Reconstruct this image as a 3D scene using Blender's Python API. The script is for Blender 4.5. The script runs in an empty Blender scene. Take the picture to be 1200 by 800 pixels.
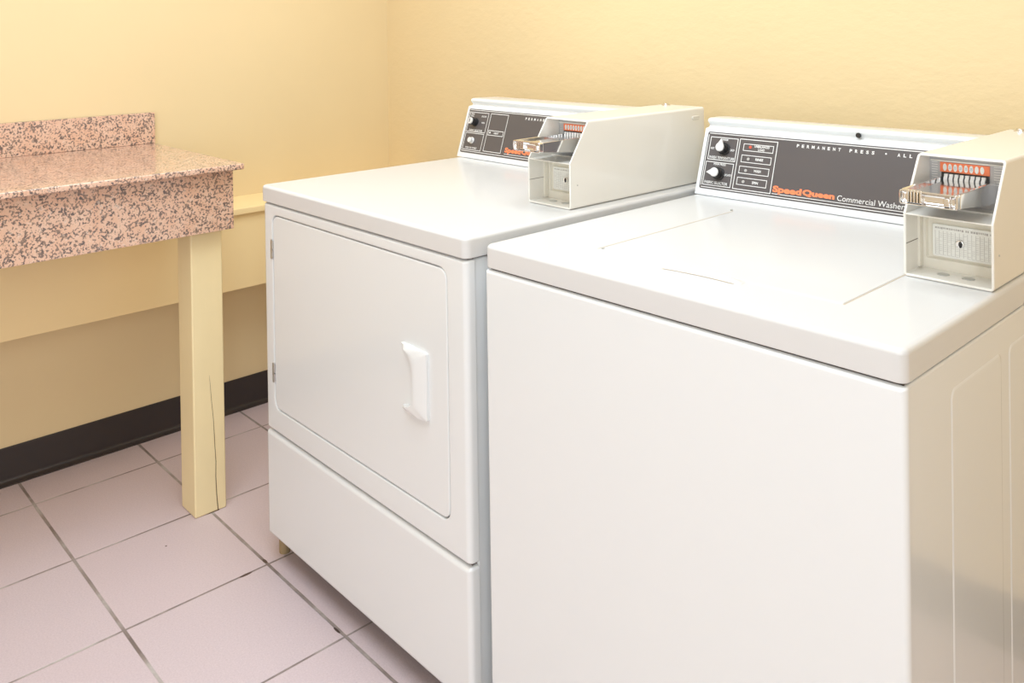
import bpy, bmesh, math, random
from math import sin, cos, pi, radians
from mathutils import Vector, Matrix
SC = bpy.context.scene
COL = SC.collection
random.seed(4)

# ------------------------------------------------------------------ materials
def srgb(r, g, b):
    f = lambda c: (c/255/12.92) if c/255 <= .04045 else ((c/255+.055)/1.055)**2.4
    return (f(r), f(g), f(b), 1)

def mat(name, col, rough=.5, metal=0., coat=0., spec=.5, trans=0., ior=1.5):
    m = bpy.data.materials.new(name); m.use_nodes = True
    b = m.node_tree.nodes['Principled BSDF']
    b.inputs['Base Color'].default_value = col
    b.inputs['Roughness'].default_value = rough
    b.inputs['Metallic'].default_value = metal
    b.inputs['Coat Weight'].default_value = coat
    b.inputs['Coat Roughness'].default_value = .08
    b.inputs['Specular IOR Level'].default_value = spec
    b.inputs['Transmission Weight'].default_value = trans
    b.inputs['IOR'].default_value = ior
    return m

class NT:
    """short-hand for wiring nodes"""
    def __init__(s, m):
        s.t = m.node_tree; s.b = s.t.nodes['Principled BSDF']
    def n(s, kind, **kw):
        o = s.t.nodes.new(kind)
        for k, v in kw.items(): setattr(o, k, v)
        return o
    def l(s, a, b): s.t.links.new(a, b)
    def pos(s): return s.n('ShaderNodeNewGeometry').outputs['Position']
    def noise(s, scale, detail=4, rough=.5, vec=None):
        o = s.n('ShaderNodeTexNoise'); o.inputs['Scale'].default_value = scale
        o.inputs['Detail'].default_value = detail; o.inputs['Roughness'].default_value = rough
        s.l(vec if vec is not None else s.pos(), o.inputs['Vector']); return o
    def ramp(s, fac, stops):
        o = s.n('ShaderNodeValToRGB'); cr = o.color_ramp
        while len(cr.elements) < len(stops): cr.elements.new(.5)
        for e, (p, c) in zip(cr.elements, stops): e.position = p; e.color = c
        s.l(fac, o.inputs['Fac']); return o.outputs['Color']
    def bump(s, h, strength, dist):
        o = s.n('ShaderNodeBump'); o.inputs['Strength'].default_value = strength
        o.inputs['Distance'].default_value = dist
        s.l(h, o.inputs['Height']); s.l(o.outputs['Normal'], s.b.inputs['Normal']); return o
    def math(s, op, a, b=None, c=None):
        o = s.n('ShaderNodeMath', operation=op)
        for i, v in enumerate((a, b, c)):
            if v is None: continue
            if isinstance(v, (int, float)): o.inputs[i].default_value = v
            else: s.l(v, o.inputs[i])
        return o.outputs[0]
    def mix(s, fac, a, b):
        o = s.n('ShaderNodeMix', data_type='RGBA')
        for i, v in ((0, fac), (6, a), (7, b)):
            if isinstance(v, (int, float, tuple)): o.inputs[i].default_value = v
            else: s.l(v, o.inputs[i])
        return o.outputs[2]

def painted(name, col, rough, noise_scale, amount, bump_scale, bump_strength, stretch=(1, 1, 1), bdist=.002):
    m = mat(name, col, rough); t = NT(m)
    d = tuple(c*(1-amount) for c in col[:3])+(1,)
    t.l(t.ramp(t.noise(noise_scale).outputs['Fac'], [(.3, d), (.7, col)]), t.b.inputs['Base Color'])
    mp = t.n('ShaderNodeMapping'); mp.inputs['Scale'].default_value = stretch
    t.l(t.pos(), mp.inputs['Vector'])
    t.bump(t.noise(bump_scale, 5, .55, mp.outputs['Vector']).outputs['Fac'], bump_strength, bdist)
    return m

WALL = (.775, .61, .355, 1)
M = {}
M['wall'] = painted('cream_yellow_wall_paint', WALL, .55, 3, .03, 22, .10, (1, 1, 1))
M['wall_back'] = painted('textured_cream_yellow_wall_paint', WALL, .5, 3, .03, 40, .42, (.8, 1, 1.3), .003)
M['wall_far'] = painted('pale_cream_wall_paint', (.86, .76, .60, 1), .55, 3, .03, 22, .10)
M['chase'] = painted('cream_yellow_trim_paint', (.94, .725, .39, 1), .4, 3, .03, 20, .08)
M['post'] = painted('cream_painted_wood', (.90, .745, .44, 1), .45, 6, .06, 60, .25, (1, 1, .06))
M['ceiling'] = mat('white_ceiling_paint', (.85, .83, .78, 1), .8)
M['white'] = mat('white_appliance_enamel', (.775, .785, .785, 1), .22, 0, .35)
M['top'] = mat('white_porcelain_enamel', (.67, .66, .65, 1), .27, 0, .15)
M['off'] = mat('off_white_enamel', (.79, .755, .69, 1), .25, 0, .35)
M['off_in'] = mat('off_white_worn_paint', (.80, .75, .65, 1), .4)
M['dark_gap'] = mat('dark_seam', (.10, .075, .055, 1), .7)
M['panel'] = mat('charcoal_fascia', (.098, .084, .082, 1), .35)
M['print'] = mat('white_print', (.80, .78, .75, 1), .5)
M['orange'] = mat('orange_print', (.95, .24, .10, 1), .45)
M['chrome'] = mat('chrome', (.82, .81, .80, 1), .10, 1)
M['steel'] = mat('brushed_steel', (.62, .61, .60, 1), .32, 1)
M['silver'] = mat('silver_plastic', (.80, .79, .78, 1), .25, .25)
M['black'] = mat('black_plastic', (.022, .02, .02, 1), .35)
M['red'] = mat('red_lens', (.62, .10, .06, 1), .3)
M['lens'] = mat('grey_lens', (.42, .40, .38, 1), .3)
M['grey_plate'] = mat('grey_plate', (.50, .49, .50, 1), .35, .3)
M['plug'] = mat('grey_plug', (.45, .44, .40, 1), .5)
M['plaque'] = mat('white_plaque', (.86, .85, .80, 1), .35)
M['plaque_print'] = mat('grey_print', (.48, .45, .42, 1), .5)
M['blue_print'] = mat('blue_grey_print', (.25, .30, .45, 1), .5)
M['tan_line'] = mat('tan_gap_shade', (.50, .42, .33, 1), .6)  # for the lid's side gaps and the painted shade under its grip
M['foot'] = mat('tan_rubber', (.36, .26, .14, 1), .6)
M['crack'] = mat('wood_crack', (.16, .10, .05, 1), .8)

m = M['baseboard'] = mat('dark_brown_vinyl', (.034, .026, .025, 1), .38); t = NT(m)
t.bump(t.noise(30).outputs['Fac'], .08, .002)

# speckled granite
m = M['granite'] = mat('pink_speckled_granite', (.6, .4, .3, 1), .12, 0, .3); t = NT(m)
n1 = t.noise(185, 3, .6).outputs['Fac']
n2 = t.noise(60, 2, .5).outputs['Fac']
base = t.ramp(t.noise(26, 3).outputs['Fac'], [(.3, (.68, .41, .285, 1)), (.7, (.73, .495, .37, 1))])
dk = t.math('ADD', n1, t.math('MULTIPLY', t.math('SUBTRACT', n2, .5), .35))
f1 = t.n('ShaderNodeMapRange'); f1.inputs['From Min'].default_value = .515; f1.inputs['From Max'].default_value = .565
t.l(dk, f1.inputs['Value'])
tone = t.ramp(t.noise(90, 2).outputs['Fac'], [(.35, (.13, .10, .095, 1)), (.65, (.27, .18, .14, 1))])
c1 = t.mix(f1.outputs['Result'], base, tone)
f2 = t.n('ShaderNodeMapRange'); f2.inputs['From Min'].default_value = .63; f2.inputs['From Max'].default_value = .67
f2.inputs['To Max'].default_value = .45
t.l(t.noise(110, 2, .6).outputs['Fac'], f2.inputs['Value'])
t.l(t.mix(f2.outputs['Result'], c1, (.76, .60, .50, 1)), t.b.inputs['Base Color'])

# square floor tiles with grout, measured from the room
TX, TY, TS = -1.4112, -.3646, .333
m = M['tile'] = mat('dusky_pink_floor_tile', (.5, .38, .38, 1), .42); t = NT(m)
sx = t.n('ShaderNodeSeparateXYZ'); t.l(t.pos(), sx.inputs[0])
wob = t.math('MULTIPLY', t.math('SUBTRACT', t.noise(9, 2).outputs['Fac'], .5), .0022)
X = t.math('SUBTRACT', sx.outputs[0], TX); Y = t.math('SUBTRACT', sx.outputs[1], TY)
dx = t.math('ADD', t.math('PINGPONG', X, TS/2), wob); dy = t.math('ADD', t.math('PINGPONG', Y, TS/2), wob)
d = t.math('MINIMUM', t.math('ADD', dx, .0006), t.math('MULTIPLY', dy, .85))
g = t.n('ShaderNodeMapRange', interpolation_type='SMOOTHSTEP')
g.inputs['From Min'].default_value = .0024; g.inputs['From Max'].default_value = .0040
t.l(d, g.inputs['Value'])
cx = t.math('FLOOR', t.math('DIVIDE', X, TS)); cy = t.math('FLOOR', t.math('DIVIDE', Y, TS))
cv = t.n('ShaderNodeCombineXYZ'); t.l(cx, cv.inputs[0]); t.l(cy, cv.inputs[1])
wn = t.n('ShaderNodeTexWhiteNoise'); t.l(cv.outputs[0], wn.inputs['Vector'])
tc = t.ramp(t.noise(260, 3, .7).outputs['Fac'], [(.3, (.55, .450, .465, 1)), (.7, (.66, .555, .57, 1))])
tc = t.mix(t.math('MULTIPLY', wn.outputs['Value'], .25), tc, (.62, .46, .455, 1))
blot = t.noise(5, 3).outputs['Fac']
tc = t.mix(t.math('MULTIPLY', blot, .25), tc, (.60, .47, .47, 1))
gr = t.ramp(t.noise(7, 4, .6).outputs['Fac'], [(.38, (.20, .155, .14, 1)), (.5, (.30, .245, .225, 1)), (.64, (.50, .45, .42, 1))])
fc = t.mix(g.outputs['Result'], gr, tc)
for qx, qy, lx, ly, spd in ((-.7607, -.031, .010, .004, 0), (-.7440, -.088, .004, .016, 0), (-.4405, -.0352, .012, .003, 0), (-.9823, -.1796, .0028, .0022, 1)):
    ex = t.math('DIVIDE', t.math('SUBTRACT', sx.outputs[0], qx), lx); ey = t.math('DIVIDE', t.math('SUBTRACT', sx.outputs[1], qy), ly)
    rad = t.math('ADD', t.math('MULTIPLY', ex, ex), t.math('MULTIPLY', ey, ey))
    fc = t.mix(t.math('LESS_THAN', rad, 1), fc, (.09, .055, .045, 1))
t.l(fc, t.b.inputs['Base Color'])
hh = t.math('ADD', t.math('MULTIPLY', g.outputs['Result'], .6), t.math('MULTIPLY', t.noise(300, 2).outputs['Fac'], .12))
t.bump(hh, .5, .002)

# ------------------------------------------------------------------ mesh helpers
def link(o, parent=None):
    COL.objects.link(o)
    if parent is not None: o.parent = parent
    return o

def fin(name, bm, mats, parent=None, sharp=40, wn=True, smooth=True, recalc=True):
    if recalc: bmesh.ops.recalc_face_normals(bm, faces=bm.faces)
    me = bpy.data.meshes.new(name); bm.to_mesh(me); bm.free()
    for mm in (mats if isinstance(mats, (list, tuple)) else [mats]): me.materials.append(M[mm])
    o = link(bpy.data.objects.new(name, me), parent)
    if smooth and len(me.polygons):
        me.polygons.foreach_set('use_smooth', [True]*len(me.polygons))
        me.set_sharp_from_angle(angle=radians(sharp))
        if wn:
            w = o.modifiers.new('weighted', 'WEIGHTED_NORMAL'); w.keep_sharp = True
    return o

def empty(name, loc, rz, label, cat, group=None):
    o = bpy.data.objects.new(name, None); link(o)
    o.location = loc; o.rotation_euler = (0, 0, rz); o.empty_display_size = .1
    o['label'] = label; o['category'] = cat
    if group: o['group'] = group
    return o

def box(bm, x0, x1, y0, y1, z0, z1, bev=0., seg=2, mi=0):
    vs = [bm.verts.new((x, y, z)) for x in (x0, x1) for y in (y0, y1) for z in (z0, z1)]
    F = [(0, 1, 3, 2), (4, 6, 7, 5), (0, 4, 5, 1), (2, 3, 7, 6), (0, 2, 6, 4), (1, 5, 7, 3)]
    fs = [bm.faces.new([vs[i] for i in f]) for f in F]
    for f in fs: f.material_index = mi
    if bev:
        es = list({e for f in fs for e in f.edges})
        r = bmesh.ops.bevel(bm, geom=es, offset=bev, segments=seg, affect='EDGES', profile=.5)
        for f in r['faces']: f.material_index = mi

def prism(bm, poly, axis, a, b, bev=0., mi=0, seg=2):
    """polygon of (p, q) extruded along an axis: x -> (y,z), y -> (x,z), z -> (x,y)"""
    def P(p, q, c): return {'x': (c, p, q), 'y': (p, c, q), 'z': (p, q, c)}[axis]
    A = [bm.verts.new(P(p, q, a)) for p, q in poly]; B = [bm.verts.new(P(p, q, b)) for p, q in poly]
    n = len(poly); fs = [bm.faces.new(A[::-1]), bm.faces.new(B)]
    for i in range(n): fs.append(bm.faces.new((A[i], A[(i+1) % n], B[(i+1) % n], B[i])))
    for f in fs: f.material_index = mi
    if bev:
        r = bmesh.ops.bevel(bm, geom=list({e for f in fs for e in f.edges}), offset=bev, segments=seg, affect='EDGES', profile=.5)
        for f in r['faces']: f.material_index = mi

def rr(x0, x1, y0, y1, r, n=5):
    """rounded rectangle outline, 4*(n+1) points"""
    r = max(r, 1e-5); out = []
    for cx, cy, a0 in ((x1-r, y0+r, -pi/2), (x1-r, y1-r, 0), (x0+r, y1-r, pi/2), (x0+r, y0+r, pi)):
        for k in range(n+1):
            a = a0+pi/2*k/n; out.append((cx+r*cos(a), cy+r*sin(a)))
    return out

def loft(bm, loops, cap0=True, cap1=True, mi=0):
    V = [[bm.verts.new(p) for p in lp] for lp in loops]
    n = len(V[0]); fs = []
    for A, B in zip(V, V[1:]):
        for i in range(n): fs.append(bm.faces.new((A[i], A[(i+1) % n], B[(i+1) % n], B[i])))
    if cap0: fs.append(bm.faces.new(V[0][::-1]))
    if cap1: fs.append(bm.faces.new(V[-1]))
    for f in fs: f.material_index = mi
    return V

def fillet(r, n=4):
    """(inset, drop) steps of a quarter round that ends on the flat face"""
    return [(r*(1-cos(pi/2*k/n)), r*(1-sin(pi/2*k/n))) for k in range(n+1)]

def slab_z(bm, x0, x1, y0, y1, z0, z1, rc, rt, rb=0., mi=0, n=5):
    """plate with rounded vertical corners (rc), rounded top edge (rt) and bottom edge (rb)"""
    lp = []
    if rb:
        for ins, dr in fillet(rb)[::-1]: lp.append([(x, y, z0+dr) for x, y in rr(x0+ins, x1-ins, y0+ins, y1-ins, rc-ins*.9, n)])
    else: lp.append([(x, y, z0) for x, y in rr(x0, x1, y0, y1, rc, n)])
    for ins, dr in fillet(rt): lp.append([(x, y, z1-dr) for x, y in rr(x0+ins, x1-ins, y0+ins, y1-ins, rc-ins*.9, n)])
    loft(bm, lp, mi=mi)

def face_y(bm, x0, x1, z0, z1, yf, yb, rc, rt, mi=0, n=5, cap1=True):
    """panel whose face looks to -y: back loop at yb, rounded edge onto the face at yf"""
    lp = [[(x, yb, z) for x, z in rr(x0, x1, z0, z1, rc, n)]]
    for ins, dr in fillet(rt): lp.append([(x, yf+dr, z) for x, z in rr(x0+ins, x1-ins, z0+ins, z1-ins, rc-ins*.9, n)])
    loft(bm, lp, cap1=cap1, mi=mi)
    return lp[-1]

def frame_of(o, e1, e2):
    e1 = Vector(e1).normalized(); e2 = Vector(e2).normalized(); return Vector(o), e1, e2, e1.cross(e2)

def disc(bm, fr, s, t, h0, h1, r, seg=20, rs=None, bev=0., mi=0, top_r=None):
    """short cylinder standing on a plane frame (o, e1, e2, n)"""
    o, e1, e2, n = fr; rs = rs or r; k = 1 if top_r is None else top_r/r
    P = lambda h, f: [tuple(o+e1*(s+r*f*cos(a))+e2*(t+rs*f*sin(a))+n*h) for a in [2*pi*i/seg for i in range(seg)]]
    lp = [P(h0, 1)]
    if bev: lp += [P(h1-bev, k), P(h1-bev*.3, k*(1-bev*.3/r)), P(h1, k*(1-bev/r))]
    else: lp.append(P(h1, k))
    loft(bm, lp, mi=mi)

def quad(bm, fr, s0, s1, t0, t1, h, mi=0):
    o, e1, e2, n = fr
    f = bm.faces.new([bm.verts.new(tuple(o+e1*s+e2*t+n*h)) for s, t in ((s0, t0), (s1, t0), (s1, t1), (s0, t1))])
    f.material_index = mi

def rect_line(bm, fr, s0, s1, t0, t1, w, h, mi=0):
    quad(bm, fr, s0, s1, t0, t0+w, h, mi); quad(bm, fr, s0, s1, t1-w, t1, h, mi)
    quad(bm, fr, s0, s0+w, t0+w, t1-w, h, mi); quad(bm, fr, s1-w, s1, t0+w, t1-w, h, mi)

_tc = {}
def glyphs(s, bold):
    k = (s, bold)
    if k not in _tc:
        cu = bpy.data.curves.new('t', 'FONT'); cu.body = s; cu.size = 1; cu.offset = bold; cu.resolution_u = 3
        ob = bpy.data.objects.new('t', cu); COL.objects.link(ob)
        dg = bpy.context.evaluated_depsgraph_get(); me = bpy.data.meshes.new_from_object(ob.evaluated_get(dg))
        vs = [tuple(v.co) for v in me.vertices]; fs = [tuple(p.vertices) for p in me.polygons]
        bpy.data.objects.remove(ob); bpy.data.curves.remove(cu); bpy.data.meshes.remove(me)
        _tc[k] = (vs, fs)
    return _tc[k]

def text(bm, fr, s, s0, s1, t0, t1, h, bold=0., mi=0):
    """lettering fitted into the box s0..s1 (width) x t0..t1 (height)"""
    o, e1, e2, n = fr; vs, fs = glyphs(s, bold)
    xs = [v[0] for v in vs]; ys = [v[1] for v in vs]
    x0, x1, y0, y1 = min(xs), max(xs), min(ys), max(ys)
    V = [bm.verts.new(tuple(o+e1*(s0+(x-x0)/(x1-x0)*(s1-s0))+e2*(t0+(y-y0)/(y1-y0)*(t1-t0))+n*h)) for x, y, _ in vs]
    for f in fs:
        try: bm.faces.new([V[i] for i in f]).material_index = mi
        except ValueError: pass

def ctext(bm, fr, s, sc, tc, w, ht, h, bold=.01, mi=0): text(bm, fr, s, sc-w/2, sc+w/2, tc-ht/2, tc+ht/2, h, bold, mi)

# ------------------------------------------------------------------ the room
XW, YB, XR, YF, ZC = -1.5845, .9382, 2.15, -2.7, 2.45
def struct(name, m, *b, bev=0.):
    bm = bmesh.new(); box(bm, *b, bev=bev); o = fin(name, bm, m, wn=bool(bev)); o['kind'] = 'structure'; return o
struct('floor', 'tile', XW-.1, XR+.1, YF-.1, YB+.1, -.1, 0)
struct('wall_left', 'wall', XW-.1, XW, YF-.1, YB+.1, 0, ZC)
struct('wall_back', 'wall_back', XW, XR+.1, YB, YB+.1, 0, ZC)
struct('wall_right', 'wall_far', XR, XR+.1, YF, YB, 0, ZC)
struct('wall_front', 'wall_far', XW, XR+.1, YF-.1, YF, 0, ZC)
struct('ceiling', 'ceiling', XW-.1, XR+.1, YF-.1, YB+.1, ZC, ZC+.1)
# pipe chase boxed in along the left wall, with its cap board
struct('trim_1', 'chase', XW, -1.3844, YF, YB, .6882, .7078, bev=.003)
struct('trim_2', 'chase', XW, -1.3974, YF, YB, .4553, .6882, bev=.002)
def baseboard(name, axis, a, b, w):
    bm = bmesh.new()
    prof = [(0, 0), (.024, 0), (.0235, .003), (.013, .008), (.0065, .016), (.005, .096), (.003, .1009), (0, .1009)]
    if axis == 'y': prism(bm, [(w+p, z) for p, z in prof], 'y', a, b)
    else: prism(bm, [(w-p, z) for p, z in prof], 'x', a, b)
    o = fin(name, bm, 'baseboard', sharp=50); o['kind'] = 'structure'
baseboard('baseboard_left', 'y', YF, YB, XW)
baseboard('baseboard_back', 'x', XW+.024, XR, YB)

# ------------------------------------------------------------------ granite counter
XF, YE = -.9667, .037
ct = empty('counter_table', (-1.27, -.65, 0), 0, 'pink speckled granite counter with backsplash on a cream wooden post, against the left wall', 'counter')
OX = Vector((1.27, .65, 0))
def cobj(name, bm, m, **k):
    bmesh.ops.translate(bm, verts=bm.verts, vec=OX); return fin(name, bm, m, ct, **k)
bm = bmesh.new(); box(bm, XW+.001, XF, -1.45, YE, .8980, .9135, .004, 3); cobj('countertop', bm, 'granite')
bm = bmesh.new(); box(bm, XW+.001, XW+.021, -1.45, YE, .9137, 1.0091, .0015); cobj('backsplash', bm, 'granite')
bm = bmesh.new(); box(bm, XF-.0572, XF-.0372, -1.45, YE-.0147, .7415, .8978, .001); cobj('apron', bm, 'granite')
bm = bmesh.new(); px, py, pw = -1.0452, .0082, .0857
box(bm, px-pw, px, py-pw, py, 0, .8975, .004, 3)
cr = [(-.0335, .36), (-.032, .341), (-.0285, .29), (-.0245, .245), (-.0225, .20), (-.0215, .17), (-.0195, .131), (-.0205, .09), (-.0187, .041), (-.0155, .001)]
for i, ((ya, za), (yb, zb)) in enumerate(zip(cr, cr[1:])):
    w = [.0002, .0004, .0005, .0006, .0009, .0009, .001, .0011, .0012, .0013]
    f = bm.faces.new([bm.verts.new(q) for q in ((px+.0003, ya-w[i], za), (px+.0003, yb-w[i+1], zb), (px+.0003, yb+w[i+1], zb), (px+.0003, ya+w[i], za))]); f.material_index = 1
for y0, y1, z0, z1 in ((-.050, -.012, 0, .003),):
    f = bm.faces.new([bm.verts.new(q) for q in ((px+.0004, y0, z0), (px+.0004, y1, z0), (px+.0004, y1, z1), (px+.0004, y0+.01, z1*.6))]); f.material_index = 1
cobj('leg', bm, ['post', 'crack'])

# ------------------------------------------------------------------ consoles (shared builder)
SL = Vector((0, .32297, .94641))
def console(root, x0, x1, yc, zt, yback):
    """sloping control console; returns object and the frame of its face (s from x0)"""
    pr = [(0, 0), (.0465, .1365), (.0478, .1392), (.0500, .1408), (.0590, .1420), (.0630, .1440), (.0640, .1475), (.0615, .1508),
          (.0580, .1530), (.0565, .1565), (.0580, .1597), (.0625, .1620), (.068, .1627), (.095, .1627), (yback-yc-.012, .1610), (yback-yc-.003, .157), (yback-yc, .150), (yback-yc, 0)]
    bm = bmesh.new()
    loops = [[(x, yc+p*k+(1-k)*.05, zt+.0012+(q*k2)) for p, q in pr] for x, k, k2 in
             ((x0+.003, .985, .985), (x0+.0008, .995, .996), (x0, 1, 1), (x1, 1, 1), (x1-.0008+.0008, 1, 1))][:4]
    loft(bm, loops)
    c = fin('console', bm, 'white', root, sharp=28)
    return c, frame_of((x0, yc, zt+.0012), (1, 0, 0), SL)

def knob(fr, s, t, point, parent, kind='teardrop'):
    o, e1, e2, n = fr; bm = bmesh.new()
    if kind == 'teardrop':
        disc(bm, fr, s, t, .001, .0045, .0145, 24, bev=.001, mi=1)
        disc(bm, fr, s, t, .0045, .0185, .0108, 24, bev=.001, mi=1, top_r=.0098)
        r, tip = .0098, .0185
        pts = [(cos(a)*r, sin(a)*r) for a in [radians(38)+i*radians(284)/22 for i in range(23)]]
        side = Vector(pts[-1]).lerp(Vector((tip, 0)), .5)
        pts = pts+[(side.x, side.y-.0004), (tip, -.0006), (tip, .0006), (side.x, -side.y+.0004)]
        ca, sa = cos(point), sin(point)
        L = lambda h, k: [tuple(o+e1*(s+(x*ca-y*sa)*k)+e2*(t+(x*sa+y*ca)*k)+n*h) for x, y in pts]
        loft(bm, [L(.0187, 1), L(.0215, 1), L(.0228, .9), L(.0232, .75)], mi=0)
    else:
        disc(bm, fr, s, t, .001, .004, .0125, 24, bev=.001, mi=1)
        disc(bm, fr, s, t, .004, .020, .0100, 24, bev=.001, mi=1)
        disc(bm, fr, s, t, .0201, .0245, .0092, 24, bev=.0015, mi=0)
        box_h = .0252
        disc(bm, fr, s, t, .0246, box_h, .0015, 8, rs=.006, mi=1)
    return fin('selector_knob', bm, ['silver', 'black'], parent)

LW = .0016
def plate(fr, s1, parent, h=.0012):
    bm = bmesh.new(); o, e1, e2, n = fr
    lp = [[tuple(o+e1*s+e2*t+n*hh) for s, t in rr(.0090+i, s1-i, .0140+i, .1412-i, .004, 4)] for hh, i in ((-.0005, 0), (h-.0003, 0), (h, .0004))]
    loft(bm, lp); return fin('control_panel', bm, 'panel', parent)

def spaced(bm, fr, word, s0, s1, tc, ht, h):
    n = len(word); lw = ht*.78
    for i, ch in enumerate(word):
        c = s0+lw/2+(s1-s0-lw)*i/(n-1)
        w = lw*(.35 if ch == 'I' else 1.15 if ch == 'M' else 1)
        ctext(bm, fr, ch, c, tc, w, ht, h, .035)

# ------------------------------------------------------------------ washing machine
W, ZT, TSL, YCW, YBK = .7043, .8794, .0397, .6332, .775
wa_rz = .0097
wa = empty('washing_machine', (0, 0, 0), wa_rz, 'white top-loading washer with closed lid and dark console, in the right foreground', 'washing machine', None)
bm = bmesh.new()
face_y(bm, 0, W, .030, ZT-TSL-.0035, 0, .0075, .004, .007)
fin('front_panel', bm, 'white', wa)
bm = bmesh.new()
box(bm, .0015, W-.0015, .0085, YBK-.01, .030, ZT-TSL-.0035, .004, 3)
box(bm, .006, W-.006, .010, YBK-.02, .025, ZT-TSL+.001, 0, mi=1)
def emboss_x(bm, x, y0, y1, z0, z1, h, r):
    lp = [[(x+hh, y, z) for y, z in rr(y0+i, y1-i, z0+i, z1-i, r, 4)] for hh, i in ((-.001, 0), (h*.15, .001), (h*.85, .0035), (h, .005))]
    loft(bm, lp)
emboss_x(bm, W-.0015, .137, .322, .09, .796, .0009, .012)
emboss_x(bm, W-.0015, .352, .60, .09, .796, .0009, .012)
fin('cabinet', bm, ['white', 'dark_gap'], wa)
bm = bmesh.new(); slab_z(bm, 0, W, 0, YBK, ZT-TSL, ZT, .012, .0075, .002)
fin('worktop', bm, 'top', wa)
# lid: low plate with a rolled front edge
bm = bmesh.new()
prof = [(-.0004, 0), (.0004, .0003), (.0009, .001), (.0011, .0025)]
loft(bm, [[(x, y, ZT+z) for x, y in rr(.164+i, .579-i, .110+i*4, .530-i, .006, 4)] for z, i in prof])
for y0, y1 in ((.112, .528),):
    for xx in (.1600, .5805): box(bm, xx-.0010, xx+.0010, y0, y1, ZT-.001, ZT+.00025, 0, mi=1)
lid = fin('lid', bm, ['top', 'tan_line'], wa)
bm = bmesh.new()   # finger grip pressed into the lid's front edge
N = 16; top = []; 
for k in range(N+1):
    u = k/N; x = .300+u*.137; hgt = .0075*sin(pi*min(1, max(0, u)))**.5+.0002; yy = .094+.006*u+.004*sin(pi*u)
    top.append((x, yy, hgt))
A = [bm.verts.new((x, y-.006, ZT-.0003)) for x, y, h in top]; B = [bm.verts.new((x, y, ZT+h)) for x, y, h in top]
Cc = [bm.verts.new((x, y+.003, ZT+h*.85)) for x, y, h in top]; D = [bm.verts.new((x, y+.016, ZT+.0004)) for x, y, h in top]
for k in range(1, N-1):    # crease shadow painted as a tan strip along the foot of the grip
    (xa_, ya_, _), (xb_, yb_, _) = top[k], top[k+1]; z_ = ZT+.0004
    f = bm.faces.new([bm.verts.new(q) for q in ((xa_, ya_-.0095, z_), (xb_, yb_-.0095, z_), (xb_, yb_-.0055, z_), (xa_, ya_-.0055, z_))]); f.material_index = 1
for P, Q in ((A, B), (B, Cc), (Cc, D)):
    for i in range(N): bm.faces.new((P[i], P[i+1], Q[i+1], Q[i]))
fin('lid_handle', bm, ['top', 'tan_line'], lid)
for x, y in ((.169, .1145), (.155, .531)):
    bm = bmesh.new(); disc(bm, frame_of((x, y, ZT), (1, 0, 0), (0, 1, 0)), 0, 0, -.001, .0032, .0026, 12, bev=.0008)
    fin('lid_bumper', bm, 'plug', lid)
con, fr = console(wa, 0, .5800, YCW, ZT, YBK)
plate(fr, .5795, con)
h = .0017
bm = bmesh.new()
quad(bm, fr, .0095+.004, .578, .0165, .0165+LW, h); quad(bm, fr, .0135, .578, .1370, .1370+LW, h)
quad(bm, fr, .0118, .0118+LW, .0205, .1345, h)
for (a, b, c_, d_) in ((.0181, .0868, .0788, .1305), (.0160, .0857, .0220, .0748), (.0905, .1795, .0215, .1316)): rect_line(bm, fr, a, b, c_, d_, LW, h)
for i, (t0, t1) in enumerate(((.1058, .1217), (.0806, .0970), (.0563, .0728), (.0316, .0483))):
    rect_line(bm, fr, .1012-.001*i, .1716-.0012*i, t0, t1, LW*.85, h)
ctext(bm, fr, 'UNBALANCED', .1446, .1174, .035, .0052, h, .03); ctext(bm, fr, 'LOAD', .1442, .1108, .0150, .0050, h, .03)
ctext(bm, fr, 'RINSE', .1429, .0895, .0180, .0056, h, .03); ctext(bm, fr, 'WASH', .1423, .0648, .0165, .0056, h, .03); ctext(bm, fr, 'SPIN', .1412, .0398, .0140, .0056, h, .03)
ctext(bm, fr, 'WASH TEMPERATURE', .0527, .0848, .0625, .0060, h, .02); ctext(bm, fr, 'FABRIC SELECTOR', .0490, .0290, .0570, .0060, h, .02)
ctext(bm, fr, 'WARM', .0546, .1256, .0140, .0046, h, .03); ctext(bm, fr, 'COLD', .0744, .1040, .0130, .0046, h, .03); ctext(bm, fr, 'HOT', .0266, .1046, .0090, .0046, h, .03)
ctext(bm, fr, 'PERM PRESS', .0512, .0702, .0300, .0046, h, .02); ctext(bm, fr, 'DELICATE', .0718, .0488, .0220, .0046, h, .02)
spaced(bm, fr, 'PERMANENT', .2213, .3137, .1275, .0066, h); spaced(bm, fr, 'PRESS', .3312, .3798, .1275, .0066, h); spaced(bm, fr, 'ALL', .4229, .4500, .1278, .0066, h)
spaced(bm, fr, 'FABRICS', .470, .545, .1278, .0066, h)
disc(bm, fr, .4015, .1280, h-.0003, h, .0018, 8)
text(bm, fr, 'Commercial Washer', .3198, .4470, .0268, .0378, h, .0)
quad(bm, fr, .1822, .578, .0224, .0224+LW*.8, h)
fin('lettering', bm, 'print', con, smooth=False, recalc=False)
bm = bmesh.new(); text(bm, fr, 'Speed', .1830, .2462, .0226, .0402, h, .05); text(bm, fr, 'Queen', .2480, .3146, .0258, .0402, h, .05)
o = fin('lettering', bm, 'orange', con, smooth=False, recalc=False); o['label'] = 'orange lettering'
knob(fr, .0555, .1055, radians(84), con); knob(fr, .0520, .0495, radians(186), con)
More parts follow.
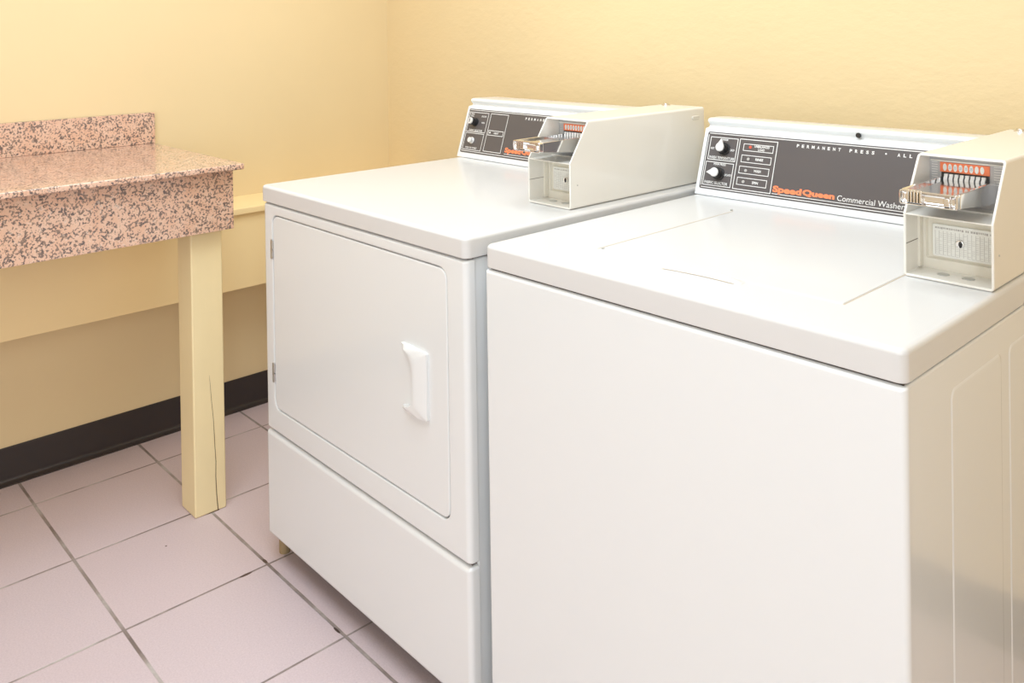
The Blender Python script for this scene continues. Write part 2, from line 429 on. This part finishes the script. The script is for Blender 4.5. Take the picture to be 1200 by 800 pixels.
for s, t_, m_ in ((.1175, .1148, 'red'), (.1171, .0887, 'lens'), (.1152, .0637, 'lens'), (.1138, .0393, 'lens')):
    bm = bmesh.new(); disc(bm, fr, s, t_, .001, .0026, .0034, 14, bev=.0008); o = fin('indicator_light', bm, m_, con)
    if m_ == 'red': o['label'] = 'red indicator light'
bm = bmesh.new(); disc(bm, frame_of((.3413, YCW+.0575, ZT+.1515), (1, 0, 0), (0, .1, 1)), 0, 0, -.001, .003, .0052, 16, bev=.0015)
fin('screw', bm, 'black', con)
for x in (.06, W-.06):
    for y in (.08, YBK-.1):
        bm = bmesh.new(); disc(bm, frame_of((x, y, 0), (1, 0, 0), (0, 1, 0)), 0, 0, 0, .028, .022, 16, bev=.002); fin('foot', bm, 'foot', wa)

# ------------------------------------------------------------------ tumble dryer (local x runs -DW..0)
DW, ZD, TSD, YD, YCD = .748, .8867, .0381, -.0143, .6053
dr_rz, XRD = -.0069, -.0338
dr = empty('tumble_dryer', (XRD, 0, 0), dr_rz, 'white front-loading dryer with closed square door, between the counter post and the washer', 'dryer')
bm = bmesh.new()          # upper front with the opening for the door
z0, z1 = .3085, ZD-TSD-.0035
x0, x1 = -DW, 0
dX0, dX1, dZ0, dZ1 = -DW+.0440, -.0560, .3655, .8195
lp = [[(x, YD+.021, z) for x, z in rr(x0, x1, z0, z1, .004)]]
for ins, dp in fillet(.011): lp.append([(x, YD+dp, z) for x, z in rr(x0+ins, x1-ins, z0+ins*.45, z1-ins*.45, .004)])
hole = [[(x, YD, z) for x, z in rr(dX0-.006, dX1+.006, dZ0-.006, dZ1+.006, .026)],
        [(x, YD+.0012, z) for x, z in rr(dX0-.003, dX1+.003, dZ0-.003, dZ1+.003, .023)],
        [(x, YD+.0050, z) for x, z in rr(dX0-.0020, dX1+.0020, dZ0-.0020, dZ1+.0020, .022)],
        [(x, YD+.0140, z) for x, z in rr(dX0-.0020, dX1+.0020, dZ0-.0020, dZ1+.0020, .022)]]
loft(bm, lp+hole, cap0=False, cap1=True)
fin('front_panel', bm, 'white', dr, sharp=50)
bm = bmesh.new()          # lower front panel
face_y(bm, x0-.001, .0005, .0515, .3025, YD-.001, YD+.021, .006, .010)
fin('lower_panel', bm, 'white', dr)
bm = bmesh.new()
box(bm, x0+.003, -.003, YD+.0225, YBK-.01, .0515, ZD-TSD-.0035, .004, 3)
box(bm, x0+.008, -.008, YD+.012, YBK-.02, .050, ZD-TSD+.001, 0, mi=1)
fin('cabinet', bm, ['white', 'dark_gap'], dr)
bm = bmesh.new(); slab_z(bm, x0-.008, .003, YD-.002, YBK, ZD-TSD, ZD, .014, .0075, .002)
fin('worktop', bm, 'top', dr)
bm = bmesh.new()          # door
yf = YD+.0012
lp = [[(x, YD+.0138, z) for x, z in rr(dX0, dX1, dZ0, dZ1, .020)]]
for ins, dp in fillet(.003): lp.append([(x, yf+dp, z) for x, z in rr(dX0+ins, dX1-ins, dZ0+ins, dZ1-ins, .020-ins)])
loft(bm, lp); door = fin('door', bm, 'white', dr)
bm = bmesh.new()          # C-shaped grip, highest along its inner edge, sloping down to the right
xa, xi, xo, zA, zB = -.1895, -.1475, -.1118, .5270, .6555
def spline(P, n):
    out = []
    for i in range(len(P)-1):
        p0, p1, p2, p3 = (Vector(P[max(0, min(len(P)-1, k))]) for k in (i-1, i, i+1, i+2))
        for k in range(n):
            t_ = k/n; out.append(.5*((2*p1)+(p2-p0)*t_+(2*p0-5*p1+4*p2-p3)*t_*t_+(3*p1-p0-3*p2+p3)*t_**3))
    return out+[Vector(P[-1])]
Oc = spline([(xa, zB), (-.165, zB), (-.135, zB-.001), (xo-.003, zB-.002), (xo, zB-.010), (xo, zB-.045), (xo, zA+.045), (xo, zA+.008), (xo-.003, zA+.001), (-.135, zA), (-.165, zA+.002), (xa, zA+.004)], 5)
Ic = spline([(xa, zB-.004), (-.176, zB-.009), (-.162, zB-.015), (-.152, zB-.024), (xi, zB-.038), (xi, zB-.056), (xi, zA+.056), (xi, zA+.034), (-.152, zA+.023), (-.162, zA+.016), (-.176, zA+.012), (xa, zA+.009)], 5)
NU = len(Oc); NV = 6; rows = []
for i, (o2, i2) in enumerate(zip(Oc, Ic)):
    e_ = min(i, NU-1-i)/(NU-1)*2; ramp = min(1, e_/.22); ramp = ramp*ramp*(3-2*ramp)
    hi = .004+.0105*ramp; ho = .0065+.003*ramp*(1 if e_ < .36 else max(0, 1-(e_-.36)/.12))
    row = [bm.verts.new((i2.x+.001, yf+.0005, i2.y))]
    for k in range(NV+1):
        v = k/NV; q = i2.lerp(o2, v); hh = hi+(ho-hi)*(v**1.25)
        if k == 0: hh -= .0012
        if k == NV: hh -= .0008
        row.append(bm.verts.new((q.x, yf-hh, q.y)))
    row.append(bm.verts.new((o2.x, yf+.0005, o2.y)))
    rows.append(row)
for A_, B_ in zip(rows, rows[1:]):
    for k in range(len(A_)-1): bm.faces.new((A_[k], A_[k+1], B_[k+1], B_[k]))
bm.faces.new(rows[0]); bm.faces.new(rows[-1][::-1])
fin('door_handle', bm, 'white', door, sharp=50, wn=False)
for zc in (.7395, .4475):   # hinges at the left edge of the door
    bm = bmesh.new(); x_ = -.7065
    box(bm, x_-.0062, x_-.0008, YD-.0016, YD+.002, zc-.023, zc+.023, .0006)
    for zz in (zc-.011, zc+.011): box(bm, x_-.0012, x_+.0042, YD-.0022, YD+.002, zz-.0095, zz+.0095, .0015, 2)
    for zz in (zc-.011, zc+.011): box(bm, x_+.0006, x_+.0028, YD-.0028, YD, zz-.0055, zz+.0055, 0, mi=1)
    fin('hinge', bm, ['steel', 'plug'], dr)
con, fr = console(dr, -.7655, -.1462, YCD, ZD, YBK)
plate(fr, .6188, con)
bm = bmesh.new()
quad(bm, fr, .0135, .617, .0178, .0178+LW, h); quad(bm, fr, .0135, .617, .1370, .1370+LW, h); quad(bm, fr, .0118, .0118+LW, .021, .1345, h)
for (a, b, c_, d_) in ((.0160, .0965, .0745, .1322), (.0165, .0950, .0225, .0718), (.1050, .1775, .0240, .1325)): rect_line(bm, fr, a, b, c_, d_, LW, h)
rect_line(bm, fr, .1095, .1715, .0702, .0848, LW, h)
ctext(bm, fr, 'HEAT', .1430, .0777, .0185, .0050, h, .03)
ctext(bm, fr, 'PERM', .0285, .1262, .0130, .0042, h, .02); ctext(bm, fr, 'PRESS', .0285, .1205, .0130, .0042, h, .02)
ctext(bm, fr, 'DELICATE', .0785, .1215, .0200, .0044, h, .02); ctext(bm, fr, 'HIGH', .0800, .1034, .0130, .0044, h, .02)
ctext(bm, fr, 'FABRIC SELECTOR', .0555, .0796, .0560, .0056, h, .02); ctext(bm, fr, 'PUSH TO START', .0530, .0290, .0480, .0052, h, .02)
spaced(bm, fr, 'PERMANENT', .2445, .3370, .1270, .0066, h); spaced(bm, fr, 'PRESS', .3545, .4030, .1270, .0066, h)
text(bm, fr, 'Commercial Dryer', .3290, .4480, .0290, .0395, h, .0)
quad(bm, fr, .1910, .617, .0240, .0240+LW*.8, h)
disc(bm, fr, .1170, .0780, h-.001, h+.0004, .0026, 10)
fin('lettering', bm, 'print', con, smooth=False, recalc=False)
bm = bmesh.new(); text(bm, fr, 'Speed', .1915, .2547, .0252, .0428, h, .05); text(bm, fr, 'Queen', .2565, .3235, .0284, .0428, h, .05)
o = fin('lettering', bm, 'orange', con, smooth=False, recalc=False); o['label'] = 'orange lettering'
knob(fr, .0465, .1030, 0, con, 'round')
bm = bmesh.new(); disc(bm, fr, .0490, .0500, .001, .003, .0098, 20, bev=.0008); disc(bm, fr, .0490, .0500, .003, .0125, .0078, 20, bev=.0018)
fin('push_button', bm, 'silver', con)
for x in (x0+.018, -.06):
    for y in (.018, YBK-.1):
        bm = bmesh.new(); disc(bm, frame_of((x, y, 0), (1, 0, 0), (0, 1, 0)), 0, 0, 0, .0505, .013, 16, bev=.002); fin('foot', bm, 'foot', dr)

# ------------------------------------------------------------------ coin boxes bolted on the worktops
BW, KN, BTY, BTZ, BL = .120, .0920, .0568, .1746, .4640
def coin_box(loc, rz, label):
    root = empty('coin_box', loc, rz, label, 'coin box', 'coin boxes on the two machines')
    T = .0036
    def yfront(z): return 0 if z <= KN else (z-KN)/(BTZ-KN)*BTY
    bm = bmesh.new()
    def ring(i, r):
        base = rr(i, BW-i, i, BTZ-i, max(r-i, .0012), 5)   # (x, z)
        out = []
        for k, p in enumerate(base):
            out.append(p)
            q = base[(k+1) % len(base)]
            if (p[1] < KN-.01 and q[1] > KN+.01) or (p[1] > KN+.01 and q[1] < KN-.01): out.append((p[0], KN))
        return out
    O, I = ring(0, .0055), ring(T, .0055)
    e = .0009
    def fr_(L, dy, ins=0): return [(x, yfront(z)+dy, z) for x, z in L]
    O1, I1 = ring(e, .0055), ring(T-e, .0055)
    lp = [[(x, BL, z) for x, z in ring(.004, .0055)], [(x, BL-.0012, z) for x, z in ring(.0012, .0055)], [(x, BL-.004, z) for x, z in O],
          fr_(O, e), fr_(O1, 0), fr_(I1, 0), fr_(I, e), [(x, .30, z) for x, z in I]]
    loft(bm, lp, cap0=True, cap1=True)
    xi0, xi1 = T-.0002, BW-T+.0002
    # shelf under the coin slide with a folded lip
    box(bm, xi0, xi1, .0004, .066, KN-.0018, KN+.0004, .0006)
    box(bm, xi0, xi1, .066, .094, KN-.006, KN+.003, .0006)
    # inner seam on the left cheek
    box(bm, xi0, xi0+.0006, .001, .046, .0472, .0480, 0, mi=1)
    # raised key-slot boss on the right side
    loft(bm, [[(BW+hh, y, z) for y, z in rr(.413+i, .441-i, .147+i, .1565-i, .0045-i*.5, 4)] for hh, i in ((-.001, 0), (.0012, .0004), (.0020, .0012))])
    fin('housing', bm, ['off', 'dark_gap'], root, sharp=32)
    # cash vault door behind the lower opening
    yv = .055
    bm = bmesh.new()
    lp = [[(x, yv, z) for x, z in rr(xi0, xi1, T-.0002, KN-.002, .001, 4)],
          [(x, yv-.0006, z) for x, z in rr(.0080, BW-.0080, .0075, KN-.006, .002, 4)],
          [(x, yv-.0006, z) for x, z in rr(.0110, BW-.0110, .0185, KN-.013, .003, 4)],
          [(x, yv+.005, z) for x, z in rr(.0125, BW-.0125, .0205, KN-.0145, .003, 4)]]
    loft(bm, lp, cap0=False); 
    box(bm, xi0, xi0+.0035, yv-.012, yv-.001, .006, KN-.006, .0006)
    vd = fin('vault_door', bm, 'off_in', root, sharp=25)
    bm = bmesh.new(); px0, px1, pz0, pz1 = .0200, .1055, .0232, .0712
    lp = [[(x, y, z) for x, z in rr(px0+i, px1-i, pz0+i, pz1-i, .003, 4)] for y, i in ((yv+.005, 0), (yv+.0008, 0), (yv, .0006))]
    loft(bm, lp)
    frp = frame_of((0, yv-.0003, 0), (1, 0, 0), (0, 0, 1))
    for k in range(15):
        s = px0+.004+k*(px1-px0-.008)/14; quad(bm, frp, s, s+.0005, pz0+.003, pz1-.0095, 0, 1)
    for k in range(12):
        z = pz0+.003+k*.0029
        for j in range(14):
            if random.random() < .8:
                s = px0+.0046+j*(px1-px0-.008)/14; quad(bm, frp, s, s+.0040, z, z+.00035, 0, 1)
    s = px0+.004
    while s < px1-.004:
        w = random.choice((.0018, .0026, .0012)); quad(bm, frp, s, s+w, pz1-.0072+random.random()*.001, pz1-.0040, 0, 1); s += w+random.choice((.0008, .0008, .0026))
    fin('plaque', bm, ['plaque', 'plaque_print'], vd, smooth=False)
    bm = bmesh.new(); frl = frame_of((.0592, yv, .0467), (1, 0, 0), (0, 0, 1))
    disc(bm, frl, 0, 0, -.001, .006, .0056, 20, bev=.001, mi=0); disc(bm, frl, .0016, 0, .006, .0066, .0026, 12, rs=.0048, mi=1)
    fin('lock', bm, ['chrome', 'black'], vd)
    for x, y in ((.0436, .030), (.0769, .0315)):
        bm = bmesh.new(); disc(bm, frame_of((x, y, T), (1, 0, 0), (0, 1, 0)), 0, 0, -.0005, .0010, .0082, 20, bev=.0004, rs=.0082); fin('hole_plug', bm, 'plug', root)
    # coin mechanism face plate behind the upper opening
    ym = .092
    bm = bmesh.new(); box(bm, xi0, xi1, ym, ym+.004, KN-.004, BTZ-T, 0)
    box(bm, .0055, BW-.0055, ym-.003, ym+.001, .1598, .1622, .0006, mi=1)
    frm = frame_of((0, ym, 0), (1, 0, 0), (0, 0, 1))
    for k in range(8):
        z = .1575-k*.0037
        quad(bm, frm, .0065, .0150, z, z+.0011, .0004, 2); quad(bm, frm, .0925, .1040, z, z+.0011, .0004, 2)
    mp = fin('coin_mechanism', bm, ['grey_plate', 'off', 'print'], root, smooth=False)
    bm = bmesh.new(); box(bm, .0188, .0872, ym-.0016, ym+.001, .1440, .1588, .0004, mi=0)
    frs = frame_of((0, ym-.0016, 0), (1, 0, 0), (0, 0, 1)); OV = [.0258+k*.00735 for k in range(8)]
    for k, s in enumerate(OV):
        disc(bm, frs, s, .1514, 0, .0004, .0027, 16, rs=.0056, mi=1)
        if 1 <= k <= 5: ctext(bm, frs, '25', s, .1516, .0036, .0038, .0006, 0, 2)
    fin('price_strip', bm, ['orange', 'plaque', 'blue_print'], mp, smooth=False)
    bm = bmesh.new(); box(bm, .0215, .0865, ym-.004, ym+.001, .128, .1442, .0005)
    for s in OV:          # chrome coin holders with black gaps
        prism(bm, [(s+.0012, .1425), (s+.0062, .1425), (s+.0062, .1395), (s+.0052, .136), (s+.0052, .1285), (s+.0002, .1285), (s+.0002, .136), (s+.0012, .1395)], 'y', ym-.0085, ym-.003, mi=1)
    fin('coin_slots', bm, ['black', 'silver'], mp, smooth=False)
    # chrome coin slide pulled out towards the front
    sx0, sx1, yfr, zb, zt_ = .0189, .0957, -.0610, .1172, .1376
    bm = bmesh.new()
    for a in (sx0, sx1-.0050):
        prism(bm, [(yfr+.010, zb+.0005), (yfr+.030, zb-.0005), (ym-.030, zb-.0100), (ym-.001, zb-.0110), (ym-.001, .1372), (ym-.020, .1374), (yfr+.010, zt_-.0002)], 'x', a, a+.0050, bev=.0008)
    box(bm, sx0+.004, sx1-.004, yfr+.010, ym-.001, .1300, .1338, .0004)
    fs_ = fin('coin_slide', bm, 'chrome', root, sharp=30)
    for k, s in enumerate(OV):   # grooves for the coins
        pass
    bm = bmesh.new()      # push bar with a hollow front
    lp = [[(x, y, z) for x, z in rr(sx0+i, sx1-i, zb+i, zt_-i, r, 4)] for y, i, r in
          ((yfr+.012, .0004, .0025), (yfr+.0015, 0, .003), (yfr, .0010, .0025), (yfr, .0020, .002), (yfr+.0030, .0026, .0018), (yfr+.0052, .0045, .0018), (yfr+.0064, .0070, .0015))]
    loft(bm, lp)
    for k in range(5): box(bm, sx0+.010+k*.0042, sx0+.0135+k*.0042, yfr+.0006, yfr+.008, zb+.0030, zt_+.0004, .0010)
    box(bm, sx0+.058, sx0+.066, yfr+.0010, yfr+.008, zb+.0030, zt_-.006, .0012)
    fin('push_bar', bm, 'chrome', fs_, sharp=30)
    bm = bmesh.new(); o_ = frame_of((.0272, .440, BTZ), (1, 0, 0), (0, 1, 0))
    disc(bm, o_, 0, 0, -.001, .0018, .0105, 20, bev=.0008); disc(bm, o_, 0, 0, .0018, .0052, .0072, 20, bev=.002)
    fin('lock', bm, 'chrome', root)
    bm = bmesh.new(); disc(bm, frame_of((BW, .021, .047), (0, 1, 0), (0, 0, 1)), 0, 0, -.0005, .0008, .0014, 10); fin('rivet', bm, 'plug', root)
    return root

def on(machine_x, rz, x, y, z):
    return (machine_x+cos(rz)*x-sin(rz)*y, sin(rz)*x+cos(rz)*y, z)
coin_box(on(0, wa_rz, .5806, .3040, ZT+.0006), wa_rz, 'off-white coin box with chrome coin slide on the washer, at the right edge')
coin_box(on(XRD, dr_rz, -.1456, .2835, ZD+.0006), dr_rz, 'off-white coin box with chrome coin slide on the dryer, middle of the photo')

# ------------------------------------------------------------------ light, camera
def area(name, loc, size, energy, col=(.86, 1.0, 1.13), sy=None, rot=(0, 0, 0)):
    l = bpy.data.lights.new(name, 'AREA'); l.energy = energy; l.color = col; l.size = size
    if sy: l.shape = 'RECTANGLE'; l.size_y = sy
    o = link(bpy.data.objects.new(name, l)); o.location = loc; o.rotation_euler = rot; return o
area('overhead_light', (.05, -.42, ZC-.02), 1.6, 40, sy=1.5)
area('overhead_light', (-.80, .22, ZC-.02), .7, 7.5, sy=.7)  # extra unseen light, added to brighten the wall corner
area('added_fill', (.85, YF+.03, 1.40), 1.3, 26, sy=1.6, rot=(radians(90), 0, radians(30)))  # fill added at the front wall to lift the post and chase
area('added_fill', (XR-.03, -1.45, 1.45), 1.3, 30, sy=1.6, rot=(radians(90), 0, radians(80)))  # second added fill, brightens the faces turned to the right wall

w = bpy.data.worlds.new('world'); SC.world = w; w.use_nodes = True
w.node_tree.nodes['Background'].inputs['Color'].default_value = (.02, .02, .02, 1)

cam = bpy.data.cameras.new('camera'); co = link(bpy.data.objects.new('camera', cam))
f = Vector((-0.74813342, 0.66349697, -0.00825551)); R = Vector((0.66353854, 0.7479969, -0.01473914)); U = Vector((0.00360428, 0.01650469, 0.99985729))
mw = Matrix((R, U, -f)).transposed().to_4x4(); mw.translation = Vector((1.12241804, -1.00401287, 1.250064)); co.matrix_world = mw
cam.sensor_fit = 'HORIZONTAL'; cam.sensor_width = 36; cam.lens = 1021.9731*36/1200
cam.shift_x = 40.3617/1200; cam.shift_y = -356.7645/1200
cam.clip_start = .05
SC.camera = co
SC.view_settings.view_transform = 'Standard'; SC.view_settings.look = 'None'
SC.view_settings.exposure = -0.15; SC.view_settings.gamma = 1; SC.view_settings.use_curve_mapping = False
SC.cycles.max_bounces = 10; SC.cycles.diffuse_bounces = 6
